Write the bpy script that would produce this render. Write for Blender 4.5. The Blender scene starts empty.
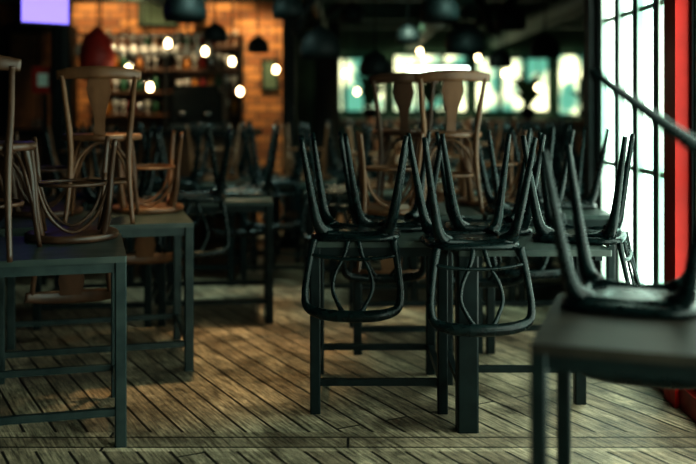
import bpy, math, random
from mathutils import Vector, Matrix
random.seed(7)
S=bpy.context.scene
COL=S.collection

# ---------------------------------------------------------------- materials
def mat(name, col, rough=0.5, metal=0.0, emit=None, estr=0.0, noise=0.0, nscale=8.0, stretch=(1,1,1), col2=None, bump=0.0, spec=0.5, rvar=0.0, lo=.35, hi=.65):
    m=bpy.data.materials.new(name); m.use_nodes=True
    nt=m.node_tree; b=nt.nodes['Principled BSDF']
    b.inputs['Base Color'].default_value=(*col,1)
    b.inputs['Roughness'].default_value=rough
    b.inputs['Metallic'].default_value=metal
    b.inputs['Specular IOR Level'].default_value=spec
    if emit:
        b.inputs['Emission Color'].default_value=(*emit,1)
        b.inputs['Emission Strength'].default_value=estr
    if col2 or noise>0:
        tc=nt.nodes.new('ShaderNodeTexCoord'); mp=nt.nodes.new('ShaderNodeMapping')
        mp.inputs['Scale'].default_value=stretch
        n=nt.nodes.new('ShaderNodeTexNoise'); n.inputs['Scale'].default_value=nscale; n.inputs['Detail'].default_value=6
        cr=nt.nodes.new('ShaderNodeValToRGB')
        c2=col2 if col2 else tuple(c*(1+noise) for c in col)
        c1=col if col2 else tuple(c*(1-noise) for c in col)
        cr.color_ramp.elements[0].position=lo; cr.color_ramp.elements[1].position=hi
        cr.color_ramp.elements[0].color=(*c1,1); cr.color_ramp.elements[1].color=(*c2,1)
        nt.links.new(tc.outputs['Object'],mp.inputs['Vector']); nt.links.new(mp.outputs[0],n.inputs['Vector'])
        nt.links.new(n.outputs['Fac'],cr.inputs['Fac']); nt.links.new(cr.outputs[0],b.inputs['Base Color'])
        if rvar>0:
            r=nt.nodes.new('ShaderNodeMapRange'); r.inputs['From Min'].default_value=.35; r.inputs['From Max'].default_value=.65
            r.inputs['To Min'].default_value=rough-rvar; r.inputs['To Max'].default_value=rough+rvar
            nt.links.new(n.outputs['Fac'],r.inputs[0]); nt.links.new(r.outputs[0],b.inputs['Roughness'])
        if bump>0:
            bp=nt.nodes.new('ShaderNodeBump'); bp.inputs['Strength'].default_value=bump; bp.inputs['Distance'].default_value=0.01
            nt.links.new(n.outputs['Fac'],bp.inputs['Height']); nt.links.new(bp.outputs[0],b.inputs['Normal'])
    return m

M_black=mat('bottle_green_black_paint',(0.0015,0.006,0.0065),0.28,col2=(0.005,0.017,0.017),nscale=26,spec=.30,rvar=.06,lo=.45,hi=.78)
M_wood=mat('bentwood',(0.070,0.027,0.012),0.38,col2=(0.17,0.074,0.032),nscale=9,stretch=(1,1,0.25),rvar=.08)
M_wood2=mat('bentwood_dark',(0.030,0.013,0.007),0.38,col2=(0.085,0.038,0.020),nscale=9,stretch=(1,1,0.25),rvar=.08)
M_tsteel=mat('table_steel',(0.002,0.007,0.008),0.42,col2=(0.006,0.015,0.015),nscale=14,spec=.28)
M_ttop=mat('table_top_grey',(0.018,0.033,0.030),0.40,col2=(0.052,0.066,0.056),nscale=6,stretch=(1,4,1))
M_tgrey=mat('table_steel_grey',(0.009,0.022,0.023),0.45,col2=(0.026,0.042,0.040),nscale=12,spec=.38)
M_tbrown=mat('table_top_brown',(0.012,0.010,0.008),0.5,col2=(0.034,0.027,0.020),nscale=5,stretch=(1,5,1),spec=.22)
M_dark=mat('dark_paint',(0.004,0.008,0.008),0.6,noise=0.3,spec=.22)
M_dark2=mat('dark_teal_paint',(0.014,0.055,0.043),0.6,noise=0.3)
M_ceil=mat('ceiling_dark',(0.012,0.045,0.036),0.8,noise=0.4,nscale=3)
M_red=mat('red_paint',(0.52,0.016,0.010),0.45,noise=0.1,spec=.2)
M_redd=mat('dark_red_paint',(0.22,0.015,0.01),0.5,noise=0.3,spec=.3)
M_frame=mat('window_frame_pale',(0.50,0.62,0.55),0.45,noise=0.05)
M_plaster=mat('plaster',(0.07,0.13,0.10),0.8,noise=0.25,nscale=3)
M_bar=mat('bar_wood',(0.08,0.036,0.015),0.45,noise=0.4)
M_glass=mat('glassware_pale',(0.6,0.58,0.52),0.15,noise=0.3,nscale=30,spec=0.8)
M_chrome=mat('chrome',(0.5,0.5,0.5),0.25,metal=1)
M_bulb=mat('bulb_glow',(1,0.9,0.7),0.5,emit=(1,0.74,0.40),estr=12)
M_cool=mat('cool_tube_glow',(1,1,1),0.5,emit=(0.75,1.0,0.9),estr=9)
M_screen=mat('tv_screen_glow',(0.1,0.1,0.3),0.3,emit=(0.24,0.16,1.0),estr=1.5)
M_plant=mat('leaf_green',(0.02,0.09,0.04),0.6,noise=0.5)
M_bottle=mat('bottle_green',(0.03,0.12,0.06),0.2,noise=0.5,spec=.8)
M_amber=mat('bottle_amber',(0.42,0.16,0.02),0.2,noise=0.5,spec=.8)

def pane_mat(name,c1,c2,st,scale,lo=.38,hi=.6):
    m=bpy.data.materials.new(name); m.use_nodes=True; nt=m.node_tree
    b=nt.nodes['Principled BSDF']; b.inputs['Base Color'].default_value=(.6,.7,.65,1); b.inputs['Roughness'].default_value=.25
    tc=nt.nodes.new('ShaderNodeTexCoord'); n=nt.nodes.new('ShaderNodeTexNoise'); n.inputs['Scale'].default_value=scale
    cr=nt.nodes.new('ShaderNodeValToRGB'); cr.color_ramp.elements[0].position=lo; cr.color_ramp.elements[1].position=hi
    cr.color_ramp.elements[0].color=(*c1,1); cr.color_ramp.elements[1].color=(*c2,1)
    nt.links.new(tc.outputs['Object'],n.inputs['Vector']); nt.links.new(n.outputs['Fac'],cr.inputs['Fac'])
    nt.links.new(cr.outputs[0],b.inputs['Emission Color']); b.inputs['Emission Strength'].default_value=st
    return m
M_pane=pane_mat('daylit_frosted_pane',(0.52,0.84,0.70),(0.90,1,0.86),4.3,1.2)
M_paneb=pane_mat('daylit_back_pane',(0.05,0.17,0.12),(1.0,1.0,0.58),2.3,2.6,.42,.62)  # uneven glow standing in for the bright band of the lit bar

def brick():
    m=bpy.data.materials.new('brick_orange'); m.use_nodes=True; nt=m.node_tree; b=nt.nodes['Principled BSDF']
    tc=nt.nodes.new('ShaderNodeTexCoord'); mp=nt.nodes.new('ShaderNodeMapping'); mp.inputs['Rotation'].default_value=(math.radians(90),0,0)
    br=nt.nodes.new('ShaderNodeTexBrick'); br.inputs['Color1'].default_value=(.50,.25,.09,1); br.inputs['Color2'].default_value=(.18,.07,.03,1)
    br.inputs['Mortar'].default_value=(.10,.07,.05,1); br.inputs['Scale'].default_value=1; br.inputs['Brick Width'].default_value=.25; br.inputs['Row Height'].default_value=.085
    br.inputs['Mortar Size'].default_value=.012
    nt.links.new(tc.outputs['Object'],mp.inputs[0]); nt.links.new(mp.outputs[0],br.inputs['Vector']); nt.links.new(br.outputs['Color'],b.inputs['Base Color'])
    b.inputs['Roughness'].default_value=.8
    return m
M_brick=brick()

def floor_mat():
    m=bpy.data.materials.new('worn_plank_floor'); m.use_nodes=True; nt=m.node_tree; b=nt.nodes['Principled BSDF']; L=nt.links.new
    def N(t,**k):
        n=nt.nodes.new(t)
        for a,v in k.items(): setattr(n,a,v)
        return n
    tc=N('ShaderNodeTexCoord'); sp=N('ShaderNodeSeparateXYZ'); L(tc.outputs['Object'],sp.inputs[0])
    off=N('ShaderNodeMath',operation='SUBTRACT'); off.inputs[1].default_value=3.86; L(sp.outputs['Y'],off.inputs[0])
    pp=N('ShaderNodeMath',operation='PINGPONG'); pp.inputs[1].default_value=3.1; L(off.outputs[0],pp.inputs[0])
    mp=N('ShaderNodeMapping'); mp.inputs['Rotation'].default_value=(0,0,math.radians(62)); L(tc.outputs['Object'],mp.inputs[0])
    def bricks(vec):
        br=N('ShaderNodeTexBrick'); br.inputs['Scale'].default_value=1; br.inputs['Brick Width'].default_value=2.6; br.inputs['Row Height'].default_value=.115
        br.offset=0.37
        br.inputs['Mortar Size'].default_value=.006; br.inputs['Mortar Smooth'].default_value=.2; br.inputs['Bias'].default_value=0
        br.inputs['Color1'].default_value=(.53,.42,.29,1); br.inputs['Color2'].default_value=(.29,.215,.145,1); br.inputs['Mortar'].default_value=(.016,.013,.010,1)
        L(vec,br.inputs['Vector']); return br
    b1=bricks(mp.outputs[0]); b2=bricks(tc.outputs['Object'])
    lt=N('ShaderNodeMath',operation='LESS_THAN'); lt.inputs[1].default_value=.11; L(pp.outputs[0],lt.inputs[0])
    mx=N('ShaderNodeMix',data_type='RGBA'); L(lt.outputs[0],mx.inputs[0]); L(b1.outputs['Color'],mx.inputs[6]); L(b2.outputs['Color'],mx.inputs[7])
    fx=N('ShaderNodeMix',data_type='FLOAT'); L(lt.outputs[0],fx.inputs[0]); L(b1.outputs['Fac'],fx.inputs[2]); L(b2.outputs['Fac'],fx.inputs[3])
    ms=N('ShaderNodeMapping'); ms.inputs['Scale'].default_value=(2.2,30,1); L(mp.outputs[0],ms.inputs[0])
    n1=N('ShaderNodeTexNoise'); n1.inputs['Scale'].default_value=2.4; n1.inputs['Detail'].default_value=9; n1.inputs['Roughness'].default_value=.75; L(ms.outputs[0],n1.inputs['Vector'])
    n2=N('ShaderNodeTexNoise'); n2.inputs['Scale'].default_value=3.0; n2.inputs['Detail'].default_value=10; n2.inputs['Roughness'].default_value=.75; L(tc.outputs['Object'],n2.inputs['Vector'])
    r1=N('ShaderNodeMapRange'); r1.inputs['From Min'].default_value=.38; r1.inputs['From Max'].default_value=.62; r1.inputs['To Min'].default_value=.28; r1.inputs['To Max'].default_value=1.45; L(n1.outputs['Fac'],r1.inputs[0])
    r2=N('ShaderNodeMapRange'); r2.inputs['From Min'].default_value=.38; r2.inputs['From Max'].default_value=.60; r2.inputs['To Min'].default_value=.36; r2.inputs['To Max'].default_value=1.35; L(n2.outputs['Fac'],r2.inputs[0])
    mm=N('ShaderNodeMath',operation='MULTIPLY'); L(r1.outputs[0],mm.inputs[0]); L(r2.outputs[0],mm.inputs[1])
    vm=N('ShaderNodeVectorMath',operation='SCALE'); L(mx.outputs[2],vm.inputs[0]); L(mm.outputs[0],vm.inputs['Scale'])
    L(vm.outputs[0],b.inputs['Base Color'])
    rr=N('ShaderNodeMapRange'); rr.inputs['From Min'].default_value=.35; rr.inputs['From Max'].default_value=.65; rr.inputs['To Min'].default_value=.28; rr.inputs['To Max'].default_value=.6; L(n2.outputs['Fac'],rr.inputs[0]); L(rr.outputs[0],b.inputs['Roughness'])
    bp=N('ShaderNodeBump'); bp.inputs['Strength'].default_value=.9; bp.inputs['Distance'].default_value=.006
    iv=N('ShaderNodeMath',operation='SUBTRACT'); L(n1.outputs['Fac'],iv.inputs[0]); L(fx.outputs[0],iv.inputs[1])
    L(iv.outputs[0],bp.inputs['Height']); L(bp.outputs[0],b.inputs['Normal'])
    return m
M_floor=floor_mat()

# ---------------------------------------------------------------- mesh builder
def catmull(P,n):
    P=[Vector(p) for p in P]
    if len(P)<3: 
        return [P[0].lerp(P[1],i/n) for i in range(n+1)]
    Q=[P[0]*2-P[1]]+P+[P[-1]*2-P[-2]]
    out=[]
    for i in range(1,len(Q)-2):
        a,b,c,d=Q[i-1:i+3]
        for k in range(n):
            t=k/n
            out.append(0.5*((2*b)+(c-a)*t+(2*a-5*b+4*c-d)*t*t+(3*b-a-3*c+d)*t**3))
    out.append(P[-1]); return out
class MB:
    def __init__(s): s.v=[]; s.f=[]; s.m=[]; s.mats=[]; s.sm=[]
    def mi(s,m):
        if m not in s.mats: s.mats.append(m)
        return s.mats.index(m)
    def face(s,idx,m,sm=False): s.f.append(idx); s.m.append(s.mi(m)); s.sm.append(sm)
    def box(s,c,size,m,rz=0.0,bev=0.0):
        cx,cy,cz=c; hx,hy,hz=[a/2 for a in size]
        R=Matrix.Rotation(rz,3,'Z'); o=len(s.v)
        bev=min(bev,hx*.45,hy*.45)
        if bev>0:
            pr=[(hx,hy-bev),(hx-bev,hy),(-hx+bev,hy),(-hx,hy-bev),(-hx,-hy+bev),(-hx+bev,-hy),(hx-bev,-hy),(hx,-hy+bev)]
        else: pr=[(hx,hy),(-hx,hy),(-hx,-hy),(hx,-hy)]
        n=len(pr)
        for z in (-hz,hz):
            for x,y in pr:
                p=R@Vector((x,y,0)); s.v.append((cx+p.x,cy+p.y,cz+z))
        for i in range(n):
            j=(i+1)%n; s.face([o+i,o+j,o+n+j,o+n+i],m)
        s.face([o+i for i in range(n)][::-1],m); s.face([o+n+i for i in range(n)],m)
    def tube(s,P,r,m,n=6,seg=10,flat=(1,1),up=(0,1,0),closed=False):
        pts=catmull(P,n) if len(P)>2 else catmull(P,max(n,2))
        if isinstance(r,(int,float)): r=[r]*len(P)
        N=len(pts); o=len(s.v); up=Vector(up)
        for i,p in enumerate(pts):
            t=i/(N-1)*(len(P)-1); k=min(int(t),len(P)-2); rad=r[k]+(r[k+1]-r[k])*(t-k)
            if closed: d=pts[(i+1)%(N-1)]-pts[(i-1)%(N-1)]
            else: d=pts[min(i+1,N-1)]-pts[max(i-1,0)]
            d.normalize(); u=up-d*up.dot(d)
            if u.length<1e-3: u=Vector((1,0,0))-d*d.x
            u.normalize(); w=d.cross(u)
            for j in range(seg):
                a=2*math.pi*j/seg
                q=p+w*(math.cos(a)*rad*flat[0])+u*(math.sin(a)*rad*flat[1]); s.v.append(tuple(q))
        for i in range(N-1):
            for j in range(seg):
                k=(j+1)%seg
                s.face([o+i*seg+j,o+i*seg+k,o+(i+1)*seg+k,o+(i+1)*seg+j],m,True)
        if not closed:
            s.face([o+j for j in range(seg)][::-1],m); s.face([o+(N-1)*seg+j for j in range(seg)],m)
    def ring(s,c,R,r,m,seg=8,n=36,sy=1.0):
        P=[(c[0]+R*math.cos(2*math.pi*i/n),c[1]+R*sy*math.sin(2*math.pi*i/n),c[2]) for i in range(n+1)]
        s.tube(P,r,m,n=1,seg=seg,up=(0,0,1),closed=True)
    def lathe(s,prof,c,m,seg=20,fn=None):
        o=len(s.v); n=len(prof)
        for (r,z) in prof:
            for j in range(seg):
                a=2*math.pi*j/seg
                x,y=(math.cos(a),math.sin(a)) if fn is None else fn(a)
                s.v.append((c[0]+x*r,c[1]+y*r,c[2]+z))
        for i in range(n-1):
            for j in range(seg):
                k=(j+1)%seg
                s.face([o+i*seg+j,o+i*seg+k,o+(i+1)*seg+k,o+(i+1)*seg+j],m,True)
        s.face([o+j for j in range(seg)][::-1],m,False); s.face([o+(n-1)*seg+j for j in range(seg)],m,False)
    def mesh(s,name):
        me=bpy.data.meshes.new(name); me.from_pydata(s.v,[],s.f)
        for m in s.mats: me.materials.append(m)
        for p,i,sm in zip(me.polygons,s.m,s.sm): p.material_index=i; p.use_smooth=sm
        me.validate(); me.update()
        import bmesh
        bm=bmesh.new(); bm.from_mesh(me); bmesh.ops.recalc_face_normals(bm,faces=bm.faces); bm.to_mesh(me); bm.free()
        return me
    def obj(s,name,mw=None):
        return place(s.mesh(name),name,mw)
def place(me,name,mw=None):
    o=bpy.data.objects.new(name,me); COL.objects.link(o)
    if mw is not None: o.matrix_world=mw
    return o

# ---------------------------------------------------------------- chairs
def supell(w,d,p=3.2):
    def fn(a):
        c,s_=math.cos(a),math.sin(a)
        return (w*math.copysign(abs(c)**(2/p),c), d*math.copysign(abs(s_)**(2/p),s_))
    return fn
def dining_chair_mesh():
    b=MB(); m=M_black
    b.lathe([(0.90,0.432),(0.97,0.436),(1.0,0.445),(1.0,0.454),(0.97,0.460),(0.9,0.462)],(0,0,0),m,seg=40,fn=supell(0.198,0.198,4))
    for sx in (-1,1):
        for sy in (-1,1):
            b.tube([(sx*0.120,sy*0.120,0.440),(sx*0.155,sy*0.150,0.398),(sx*0.178,sy*0.170,0.30),(sx*0.228,sy*0.212,0.0)],
                   [0.038,0.025,0.0185,0.0105],m,n=5,seg=10)
    for sx in (-1,1):
        b.tube([(sx*0.15,-0.15,0.430),(sx*0.135,0,0.436),(sx*0.15,0.15,0.430)],[0.018,0.011,0.018],m,n=4)
        b.tube([(-0.15,sx*0.15,0.430),(0,sx*0.135,0.436),(0.15,sx*0.15,0.430)],[0.018,0.011,0.018],m,n=4)
    P=[(-0.172,-0.185,0.45),(-0.186,-0.200,0.52),(-0.198,-0.218,0.60),(-0.205,-0.236,0.68),(-0.190,-0.252,0.735),(-0.12,-0.276,0.757),(0,-0.288,0.762),
       (0.12,-0.276,0.757),(0.190,-0.252,0.735),(0.205,-0.236,0.68),(0.198,-0.218,0.60),(0.186,-0.200,0.52),(0.172,-0.185,0.45)]
    b.tube(P,[0.019,0.0155,0.014,0.015,0.019,0.024,0.025,0.024,0.019,0.015,0.014,0.0155,0.019],m,n=5,flat=(1.0,0.7),up=(0,1,0.2))
    for sx in (-1,1):
        b.tube([(sx*0.022,-0.190,0.455),(sx*0.040,-0.205,0.52),(sx*0.075,-0.224,0.59),(sx*0.085,-0.243,0.655),(sx*0.060,-0.264,0.715),(sx*0.035,-0.280,0.752)],
               [0.012,0.009,0.0085,0.0085,0.009,0.012],m,n=5,flat=(1,0.7))
    b.tube([(-0.186,-0.200,0.515),(-0.1,-0.212,0.528),(0,-0.215,0.532),(0.1,-0.212,0.528),(0.186,-0.200,0.515)],0.008,m,n=4)
    return b.mesh('dining_chair')
def bentwood_mesh(m=M_wood):
    b=MB()
    b.lathe([(0.165,0.418),(0.195,0.412),(0.203,0.42),(0.203,0.436),(0.195,0.445),(0.165,0.44),(0.08,0.434),(0.01,0.433)],(0,0,0),m,seg=36)
    for sx in (-1,1):
        b.tube([(sx*0.130,0.120,0.425),(sx*0.150,0.142,0.30),(sx*0.160,0.155,0.15),(sx*0.175,0.185,0.0)],[0.017,0.015,0.013,0.010],m,n=5)
        b.tube([(sx*0.165,-0.225,0.0),(sx*0.150,-0.190,0.15),(sx*0.142,-0.165,0.30),(sx*0.145,-0.165,0.43),(sx*0.158,-0.185,0.56),(sx*0.172,-0.225,0.70),(sx*0.178,-0.240,0.74)],
               [0.011,0.013,0.015,0.016,0.014,0.012,0.012],m,n=5)
    b.tube([(-0.205,-0.222,0.742),(-0.12,-0.250,0.752),(0,-0.262,0.756),(0.12,-0.250,0.752),(0.205,-0.222,0.742)],[0.024,0.031,0.033,0.031,0.024],m,n=6,flat=(0.32,1.0),up=(0,0,1))
    prof=[(0.030,0.435),(0.024,0.50),(0.032,0.56),(0.050,0.62),(0.060,0.67),(0.052,0.72),(0.050,0.745)]
    o=len(b.v)
    for w,z in prof:
        y=-0.172-0.075*((z-0.435)/0.31)**1.3
        for (x,dy) in ((-w,-.006),(w,-.006),(w,.006),(-w,.006)): b.v.append((x,y+dy,z))
    for i in range(len(prof)-1):
        for j in range(4):
            k=(j+1)%4; b.face([o+i*4+j,o+i*4+k,o+(i+1)*4+k,o+(i+1)*4+j],m)
    b.ring((0,-0.01,0.20),0.150,0.0085,m,sy=1.04)
    for sgn in (-1,1):
        b.tube([(sgn*0.158,0.150,0.17),(sgn*0.13,0.10,0.33),(sgn*0.115,0.0,0.405),(sgn*0.13,-0.10,0.33),(sgn*0.152,-0.175,0.17)],0.008,m,n=6,up=(1,0,0))
    b.tube([(-0.158,0.150,0.17),(-0.10,0.125,0.33),(0,0.115,0.405),(0.10,0.125,0.33),(0.158,0.150,0.17)],0.008,m,n=6)
    b.tube([(-0.150,-0.18,0.17),(-0.10,-0.15,0.33),(0,-0.135,0.405),(0.10,-0.15,0.33),(0.150,-0.18,0.17)],0.008,m,n=6)
    return b.mesh('bentwood_chair')
ME_D=dining_chair_mesh(); ME_B=bentwood_mesh(); ME_B2=bentwood_mesh(M_wood2)
TOP=0.75
def nm(me): return me.name.split('.')[0]
def inv_chair(x,y,yaw=0,me=None,z=TOP):
    me=me or ME_D
    h=0.4625 if me is ME_D else 0.4455
    T=Matrix.Translation((x,y,z+h))@Matrix.Rotation(math.radians(yaw),4,'Z')@Matrix.Rotation(math.pi,4,'Y')
    return place(me,nm(me),T)
def up_chair(x,y,yaw=0,me=None,z=TOP):
    me=me or ME_B
    T=Matrix.Translation((x,y,z+0.001))@Matrix.Rotation(math.radians(yaw),4,'Z')
    return place(me,nm(me),T)

# ---------------------------------------------------------------- tables
def table_mesh(w,d,leg=0.045,top=M_ttop,fr=M_tsteel,rails='fblr',overhang=0.0):
    b=MB()
    b.box((0,0,TOP-0.0125),(w+overhang*2,d+overhang*2,0.025),top,bev=0.006)
    hx,hy=w/2-leg/2,d/2-leg/2
    for sx in (-1,1):
        for sy in (-1,1): b.box((sx*hx,sy*hy,(TOP-0.025)/2),(leg,leg,TOP-0.025),fr,bev=0.005)
    a=0.022
    for sy in (-1,1): b.box((0,sy*hy,TOP-0.045),(w-2*leg,a,0.04),fr)
    for sx in (-1,1): b.box((sx*hx,0,TOP-0.045),(a,d-2*leg,0.04),fr)
    rz=0.135; rt=0.028
    if 'f' in rails: b.box((0,-hy,rz),(w-leg,rt,rt),fr)
    if 'b' in rails: b.box((0,hy,rz),(w-leg,rt,rt),fr)
    if 'l' in rails: b.box((-hx,0,rz),(rt,d-leg,rt),fr)
    if 'r' in rails: b.box((hx,0,rz),(rt,d-leg,rt),fr)
    return b.mesh('restaurant_table')
def table_at(me,corner,fx,fy,w,d,deg):
    r=math.radians(deg); ex=Vector((math.cos(r),math.sin(r))); ey=Vector((-math.sin(r),math.cos(r)))
    c=Vector(corner)-ex*(fx*w/2)-ey*(fy*d/2)
    place(me,'restaurant_table',Matrix.Translation((c.x,c.y,0))@Matrix.Rotation(r,4,'Z'))
    def loc(u,v):
        p=c+ex*u+ey*v; return p.x,p.y
    return loc

T_left=table_mesh(0.95,0.72,top=M_ttop,fr=M_tgrey,rails='fbr')
T_std=table_mesh(0.70,0.70)
T_right=table_mesh(0.72,0.68,leg=0.04,top=M_tbrown)

# left tables
L1=table_at(T_left,(-0.87,3.80),1,-1,0.95,0.72,15)
x,y=L1(-0.075,-0.16); up_chair(x,y,4,ME_B2)
x,y=L1(0.26,0.23); inv_chair(x,y,180+17,ME_B2)
L2=table_at(T_left,(-0.78,4.89),1,-1,0.95,0.72,15)
x,y=L2(0.03,-0.10); up_chair(x,y,10)
x,y=L2(0.28,0.26); inv_chair(x,y,195,ME_B)
x,y=L2(-0.27,0.24); inv_chair(x,y,195,ME_B2)
L3=table_at(T_std,(-0.46,5.95),1,-1,0.70,0.70,6)
x,y=L3(-0.14,-0.18); inv_chair(x,y,8)
x,y=L3(0.16,0.18); inv_chair(x,y,188)
L3b=table_at(T_std,(-1.19,5.85),1,-1,0.70,0.70,6)
x,y=L3b(0.14,-0.18); inv_chair(x,y,3)
x,y=L3b(-0.1,0.18); inv_chair(x,y,180)

# centre table A
TA=table_mesh(0.60,0.66)
table_at(TA,(-0.165,4.20),-1,-1,0.60,0.66,0)
# centre table B
b=MB()
b.box((0.765,4.33,TOP-0.0125),(0.63,0.76,0.025),M_ttop,bev=0.006)
b.box((0.492,4.00,0.3625),(0.088,0.088,0.725),M_tsteel,bev=0.008)
b.box((0.480,4.66,0.3625),(0.048,0.048,0.725),M_tsteel,bev=0.005)
b.box((1.045,4.36,0.3625),(0.05,0.05,0.725),M_tsteel,bev=0.005)
b.box((0.48,4.34,0.155),(0.028,0.62,0.028),M_tsteel)
b.box((0.765,4.36,0.155),(0.56,0.028,0.028),M_tsteel)
b.box((0.765,4.36,0.705),(0.56,0.03,0.04),M_tsteel); b.box((0.48,4.34,0.705),(0.03,0.62,0.04),M_tsteel)
b.box((1.045,4.33,0.710),(0.03,0.60,0.03),M_tsteel)
b.obj('restaurant_table')
inv_chair(0.040,4.37,-5)
inv_chair(0.515,4.115,5)
inv_chair(0.20,4.70,184)
inv_chair(0.66,4.57,178,)
inv_chair(1.03,4.30,70)

# row D
table_at(T_std,(0.03,5.20),-1,-1,0.70,0.70,2)
table_at(T_std,(0.75,5.22),-1,-1,0.70,0.70,1)
inv_chair(0.23,5.37,0,ME_B)
up_chair(0.555,5.50,4,ME_B)
inv_chair(0.97,5.38,2)
inv_chair(1.24,5.70,184)
up_chair(0.36,5.93,-8,ME_B2)
inv_chair(0.86,5.80,180,ME_B)
# far rows
for (ty,xs) in ((6.45,[-0.30,0.42,1.14,]),(7.2,[-2.3,-1.55,-0.80]),(7.5,[0.10,0.82,1.54]),(8.25,[-1.30,-0.45,]),(8.55,[0.30,1.02,1.74]),(9.65,[0.1,0.85,1.6]),(10.8,[0.0,0.8,1.6,2.4])):
    for tx in xs:
        tyy=7.98 if (ty==8.25 and tx<-1) else ty
        l=table_at(T_std,(tx,tyy),-1,-1,0.70,0.70,random.uniform(-2,2))
        for (u,v,yw) in ((random.uniform(-.14,-.08),-.18,0),(random.uniform(.08,.14),.18,180)):
            x,y=l(u,v); inv_chair(x,y,yw+random.uniform(-6,6),ME_B if random.random()<0.38 else ME_D)

# right foreground
E=table_at(T_right,(0.452,2.40),-1,-1,0.72,0.68,-18)
x,y=E(-0.13,0.24); inv_chair(x,y,158)
T=Matrix.Translation((1.135,2.50,1.255))@Matrix.Rotation(math.radians(-17),4,'Z')@Matrix.Rotation(math.radians(-44),4,'Y')@Matrix.Rotation(math.radians(180),4,'Z')@Matrix.Rotation(math.pi,4,'Y')@Matrix.Translation((0,0,-0.4625))
place(ME_D,'dining_chair',T)

# ---------------------------------------------------------------- room shell
def boxo(name,x0,x1,y0,y1,z0,z1,m):
    b=MB(); b.box(((x0+x1)/2,(y0+y1)/2,(z0+z1)/2),(x1-x0,y1-y0,z1-z0),m); return b.obj(name)
XW=1.52; CH=2.8
boxo('floor',-3.6,5.0,-1.5,14.2,-0.1,0,M_floor)
boxo('ceiling',-3.6,5.0,-1.5,14.2,CH,CH+0.1,M_ceil)
boxo('wall_left',-3.7,-3.6,-1.5,14.2,0,CH,M_dark)
boxo('wall_back',-3.6,5.0,14.2,14.3,0,CH,M_plaster)
boxo('wall_front',-3.6,5.0,-1.6,-1.5,0,CH,M_plaster)
boxo('wall_partition',XW+.1,5.0,6.02,6.12,0,CH,M_plaster)
boxo('wall_alcove',4.9,5.0,6.12,14.2,0,CH,M_plaster)
b=MB()
b.box((XW+0.06,2.22,0.11),(0.12,7.44,0.22),M_redd); b.box((XW+0.06,2.22,2.67),(0.12,7.44,0.26),M_frame)
b.obj('wall_right')
boxo('baseboard_right',XW-0.05,XW,-1.5,5.85,0,0.10,M_redd)
wn=1
ys=[-1.5,-0.6,0.3,1.2,2.1,3.0,3.65,4.27]
segs=[(ys[i],ys[i+1]) for i in range(len(ys)-1)]+[(4.45,4.80),(4.80,5.15),(5.15,5.50),(5.50,5.87)]
for (a,c) in segs:
    b=MB(); m=(a+c)/2; w=c-a; z0,z1=0.22,2.54
    fw=0.038
    for yy in (a+fw/2,c-fw/2): b.box((XW+0.03,yy,(z0+z1)/2),(0.04,fw,z1-z0),M_frame)
    for zz in (z0+0.03,z1-0.03,1.0,1.85): b.box((XW+0.035,m,zz),(0.025,w-2*fw,0.025),M_frame)
    b.box((XW+0.02,c-.004,(z0+z1)/2),(0.05,.014,z1-z0),M_dark)
    b.box((XW+0.05,m,(z0+z1)/2),(0.008,w-2*fw,z1-z0),M_pane)
    b.obj('window_%d'%wn); wn+=1
boxo('red_column',XW-0.07,XW+0.1,4.285,4.435,0.0,CH,M_red)
boxo('steel_post',XW-0.05,XW+0.1,5.90,6.02,0.0,CH,M_dark)

for i,(x0,x1,z0,z1) in enumerate([(-0.35,0.55,1.25,2.05),(0.65,1.75,1.25,2.1),(1.85,2.95,1.25,2.05),(3.05,4.1,1.2,2.1)]):  # framed glowing panes stand in for the lit bar's bright band
    b=MB()
    b.box(((x0+x1)/2,14.15,(z0+z1)/2),(x1-x0,0.01,z1-z0),M_paneb)
    n=3
    for k in range(n+1): b.box((x0+(x1-x0)*k/n,14.12,(z0+z1)/2),(0.06,0.05,z1-z0),M_dark2)
    for zz in (z0,z1): b.box(((x0+x1)/2,14.12,zz),(x1-x0,0.05,0.045),M_dark2)
    b.obj('window_%d'%wn); wn+=1
boxo('wall_brick',-3.6,-0.62,10.6,10.8,0,CH,M_brick)
for k,(x0,x1,y0) in enumerate(((-0.62,-0.50,9.1),(-0.42,-0.10,12.0),(2.75,2.9,9.9),(-2.50,-2.36,8.1))):
    b=MB(); b.box(((x0+x1)/2,y0+.1,CH/2),(x1-x0,0.2,CH),M_dark,bev=0.03)
    b.box(((x0+x1)/2,y0+.1,0.05),(x1-x0+.08,0.28,0.1),M_dark); b.box(((x0+x1)/2,y0+.1,CH-.05),(x1-x0+.1,0.3,0.1),M_dark)
    b.obj(['iron_column','concrete_column','iron_column','iron_column'][k])
for yy,z in ((7.4,2.42),(9.3,2.36),(11.4,2.36),(13,2.4)):
    b=MB(); b.box((0.7,yy,z+.16),(8.5,0.02,0.3),M_dark2)
    for zz in (z,z+.31): b.box((0.7,yy,zz),(8.5,0.14,0.02),M_dark2)
    b.obj('ceiling_beam')
b=MB()
for (x,z,r) in ((-0.3,2.3,.05),(0.9,2.22,.09),(2.1,2.3,.13),(-1.6,2.25,.06)):
    b.tube([(x,7,z),(x,14 if x>-1 else 10.5,z)],r,M_dark2,n=6,seg=14,up=(0,0,1))
    for k in range(2): b.tube([(x,7.9+k*1.8,z),(x,7.9+k*1.8,CH)],0.012,M_dark,n=2,seg=6)
b.obj('ceiling_pipes')
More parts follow.
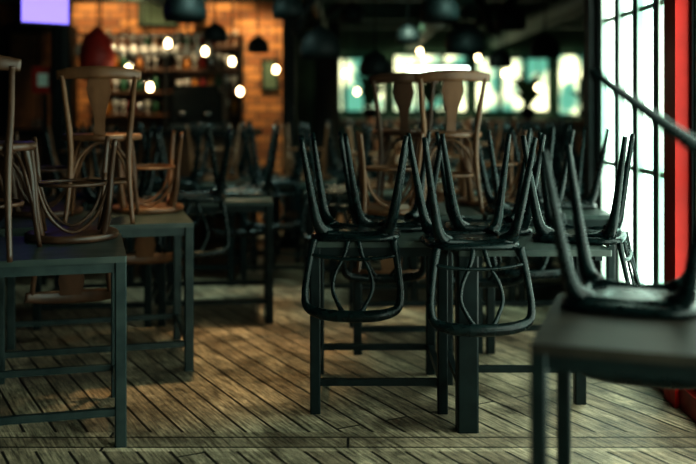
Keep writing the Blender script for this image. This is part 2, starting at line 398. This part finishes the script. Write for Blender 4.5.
for yy in (8.2,10.3):
    b=MB()
    for x0 in (-0.45,1.25):
        b.tube([(x0,yy,1.95),(x0+.15,yy,2.25),(x0+.5,yy,2.5),(x0+.85,yy,2.58),(x0+1.2,yy,2.5),(x0+1.55,yy,2.25),(x0+1.68,yy,1.95)],.035,M_dark,n=5,seg=8)
        for t in (.15,.5,.85,1.2,1.55):
            z={.15:2.25,.5:2.5,.85:2.58,1.2:2.5,1.55:2.25}[t]; b.tube([(x0+t,yy,z),(x0+t,yy,CH)],.014,M_dark,n=2,seg=6)
    b.obj('iron_truss')
def P3(px,py,d): return ((px-348)/967*d, d, 1.34+(106-py)/967*d)
def pendant(px,py,d,rad):
    x,_,z=P3(px,py,d)
    b=MB(); r=rad/967*d
    prof=[(r*.12,r*.98),(r*.25,r*.85),(r*.65,r*.65),(r*.92,r*.25),(r,-r*.2),(r*.92,-r*.6),(r*.85,-r*.6),(r*.85,r*.1),(r*.3,r*.45)]
    b.lathe(prof,(x,d,z),M_dark,seg=24)
    b.lathe([(r*.05,-r*.45),(r*.2,-r*.35),(r*.22,0),(r*.1,r*.25),(r*.08,r*.5)],(x,d,z),M_chrome,seg=12)
    b.tube([(x,d,z+r*.9),(x,d,CH)],0.006,M_dark,n=2,seg=6)
    b.obj('pendant_lamp')
for a in ((320,46,7,21),(375,66,8,16),(465,42,7.7,20),(258,46,8.6,11),(215,34,7.8,12),(440,10,6.9,20),(185,8,7,22),(545,48,8.8,15),(408,36,9.0,12),(510,20,8.0,16),(288,8,7.0,16),(352,14,8.5,12),(500,60,9.5,12)):
    pendant(*a)
for (px,py,d) in ((345,74,10.9),(396,78,11.9),(505,74,10.1),(232,62,8.6),(240,92,8.6),(538,88,12.5),(357,92,12),(540,22,11),(205,52,8.35),(478,58,12.2),(420,52,12.2),(168,44,8.2),(150,88,8.2),(128,70,8.3),(276,70,9.6)):
    x,y,z=P3(px,py,d); b=MB()
    b.lathe([(0.010,0.042),(0.022,0.025),(0.027,0),(0.021,-0.022),(0.006,-0.03)],(x,y,z),M_bulb,seg=12)
    b.lathe([(0.014,0.042),(0.014,0.085)],(x,y,z),M_dark,seg=10)
    b.tube([(x,y,z+.085),(x,y,CH)],0.005,M_dark,n=2,seg=6); b.obj('hanging_bulb')
x,y,z=P3(438,69,10); b=MB()
b.box((x,y,z),(0.62,0.05,0.035),M_cool); b.box((x,y,z+.035),(0.68,0.09,0.03),M_dark)
for s_ in (-.28,.28): b.tube([(x+s_,y,z+.05),(x+s_,y,CH)],0.005,M_dark,n=2,seg=6)
b.obj('tube_light')
# bar
b=MB(); b.box((-2.1,9.2,0.53),(2.4,0.55,1.06),M_bar); b.box((-2.1,9.18,1.09),(2.5,0.68,0.06),M_dark)
for k in range(6): b.box((-3.1+k*.4,8.91,.55),(0.3,0.03,0.8),M_bar)
b.obj('bar_counter')
b=MB()
b.box((-1.85,10.09,1.45),(1.5,0.02,1.25),M_bar)
for z in (1.02,1.25,1.48,1.71,1.94): b.box((-1.85,9.94,z),(1.5,0.28,0.025),M_bar)
for xx in (-2.6,-1.85,-1.1): b.box((xx,9.94,1.04),(0.03,0.28,2.06),M_dark)
b.obj('bar_shelf')
b=MB()
for z in (1.263,1.493,1.723,1.953):
    for k in range(18):
        xx=-2.54+k*.081
        if abs(xx+1.85)<.045: continue
        h=random.uniform(.10,.17); mm=random.choice([M_glass,M_glass,M_bottle,M_amber,M_redd,M_chrome])
        if mm is M_glass: b.lathe([(0.028,0),(0.005,0.01),(0.005,h*.45),(0.03,h*.65),(0.032,h)],(xx,9.90,z),mm,seg=10)
        else: b.lathe([(0.03,0),(0.03,h*.6),(0.011,h*.8),(0.011,h*1.1)],(xx,9.90,z),mm,seg=10)
b.obj('glassware')
b=MB()
for xx in (-2.3,-1.9,-1.5): b.tube([(xx,9.0,2.02),(xx,9.0,CH)],.01,M_dark,n=2,seg=6)
for yy in (8.9,9.0,9.1): b.box((-1.9,yy,2.0),(1.3,.02,.02),M_chrome)
for k in range(13):
    for yy in (8.95,9.05): b.lathe([(.028,0),(.033,.06),(.02,.1),(.005,.12),(.005,.18),(.03,.19)],(-2.5+k*.1,yy,1.8),M_glass,seg=10)
b.obj('hanging_glass_rack')
b=MB()
b.box((-1.42,9.2,1.30),(0.5,0.42,0.34),M_dark,bev=.04); b.box((-1.42,9.2,1.50),(0.42,0.36,0.07),M_dark,bev=.03)
b.box((-1.42,8.96,1.15),(0.46,0.1,0.04),M_chrome)
for s_ in (-.12,.12):
    b.lathe([(0.035,0),(0.04,.05)],(-1.42+s_,8.96,1.24),M_chrome,seg=12); b.tube([(-1.42+s_,8.94,1.26),(-1.42+s_,8.87,1.25)],.012,M_dark,n=2)
b.obj('espresso_machine')
b=MB(); b.box((0,0,0),(0.38,0.04,0.27),M_dark,bev=.01); b.box((0,-0.022,0.005),(0.35,0.004,0.24),M_screen)
b.tube([(0,0.02,0),(0,0.22,0.05),(0,.25,.68)],.02,M_dark,n=3)
b.obj('television',Matrix.Translation((-2.20,7.0,2.055))@Matrix.Rotation(math.radians(40),4,'Z'))
x,y,z=P3(44,80,8.2)
b=MB(); b.box((x,y,z),(0.2,0.06,0.22),M_redd,bev=.01); b.box((x,y-.032,z),(0.09,0.006,0.11),M_frame)
b.box((x,y+.02,z/2-.05),(0.04,0.04,z-.1),M_dark); b.box((x,y+.02,.02),(0.3,0.3,.04),M_dark)
b.obj('fire_sign_stand')
x,y,z=P3(97,50,8.3)
b=MB(); b.lathe([(0.10,-.26),(.14,-.24),(.15,-.05),(.12,.1),(.05,.17),(.015,.2)],(x,y,z),M_redd,seg=24); b.tube([(x,y,z+.2),(x,y,CH)],.006,M_dark,n=2,seg=6)
b.obj('red_pendant_lamp')
b=MB(); b.box((-3.25,10.35,1.1),(0.6,.4,2.2),M_dark); 
for s_ in (-.15,.15): b.box((-3.25+s_,10.14,1.1),(.27,.02,2.0),M_bar); b.box((-3.25+s_*.2,10.12,1.1),(.02,.03,.2),M_chrome)
b.obj('storage_cabinet')
for (x0,x1,z0,z1) in ((-2.3,-1.85,2.2,2.5),(-0.95,-0.75,1.5,1.85)):
    b=MB(); b.box(((x0+x1)/2,10.58,(z0+z1)/2),(x1-x0,.03,z1-z0),M_dark); b.box(((x0+x1)/2,10.562,(z0+z1)/2),(x1-x0-.06,.004,z1-z0-.06),M_plaster); b.obj('picture_frame')
b=MB(); b.box((1.7,12.9,0.55),(3.6,0.5,1.1),M_dark2); b.box((1.7,12.9,1.13),(3.7,0.6,0.06),M_bar)
for k in range(8): b.box((0.15+k*.44,12.63,.55),(.36,.03,.85),M_dark)
b.obj('buffet_counter')
for px in (0.3,1.1,2.4,3.2):
    b=MB(); b.lathe([(.07,0),(.1,.16),(.11,.16)],(px,12.9,1.16),M_dark,seg=16)
    for k in range(26):
        a=random.uniform(0,6.28); r=random.uniform(.1,.26); h=random.uniform(.2,.5)
        b.tube([(px,12.9,1.3),(px+math.cos(a)*r*.5,12.9+math.sin(a)*r*.5,1.3+h*.8),(px+math.cos(a)*r,12.9+math.sin(a)*r,1.3+h)],[.008,.028,.004],M_plant,n=4,seg=6,flat=(1,.25))
    b.obj('potted_plant')

# ---------------------------------------------------------------- lights
def spot(name,loc,tgt,e,col,ang=70,r=.06):
    l=bpy.data.lights.new(name,'SPOT'); l.energy=e; l.color=col; l.spot_size=math.radians(ang); l.spot_blend=.7; l.shadow_soft_size=r
    o=bpy.data.objects.new(name,l); o.location=loc
    o.rotation_euler=(Vector(tgt)-Vector(loc)).to_track_quat('-Z','Y').to_euler(); COL.objects.link(o)
spot('brick_spot',(-2.7,9.7,2.7),(-2.6,10.6,2.0),75,(1,.66,.32),85)
spot('brick_spot',(-1.5,9.9,2.7),(-1.5,10.6,2.2),45,(1,.66,.32),85)
spot('brick_spot',(-0.9,9.7,2.7),(-.9,10.6,1.6),100,(1,.66,.32),70)
spot('floor_spot',(-0.85,5.4,2.7),(-0.85,5.0,0),110,(1,.72,.36),44)
spot('floor_spot',(-0.25,6.2,2.7),(-0.25,6.2,0),90,(1,.80,.48),50)
spot('bar_spot',(-1.8,8.6,2.7),(-1.9,9.9,1.5),120,(1,.76,.46),80)
spot('hall_spot',(1.0,6.4,2.3),(1.0,7.2,0.8),90,(.6,1,.85),100,.2)  # added fill lights, put in to brighten the dark rows of chairs
spot('hall_spot',(-0.9,6.6,2.3),(-0.8,7.2,0.8),75,(.65,1,.9),100,.2)
spot('hall_spot',(0.6,8.6,2.3),(0.9,9.4,0.8),110,(.75,1,.8),110,.2)
spot('hall_spot',(0.6,10.6,2.3),(1.0,10.9,0.8),130,(1,.95,.65),110,.2)
w=bpy.data.worlds.new('world'); S.world=w; w.use_nodes=True
w.node_tree.nodes['Background'].inputs[0].default_value=(.35,.6,.6,1); w.node_tree.nodes['Background'].inputs[1].default_value=.3

# ---------------------------------------------------------------- camera
cam=bpy.data.cameras.new('camera'); co=bpy.data.objects.new('camera',cam); COL.objects.link(co)
co.location=(0,0,1.34); co.rotation_euler=(math.radians(90),0,0)
cam.lens=50; cam.sensor_width=36; cam.shift_y=-126/696
cam.dof.use_dof=True; cam.dof.focus_distance=4.05; cam.dof.aperture_fstop=0.95
S.camera=co
S.view_settings.view_transform='Standard'
try: S.view_settings.look='Medium High Contrast'
except Exception: pass
S.view_settings.exposure=0.3
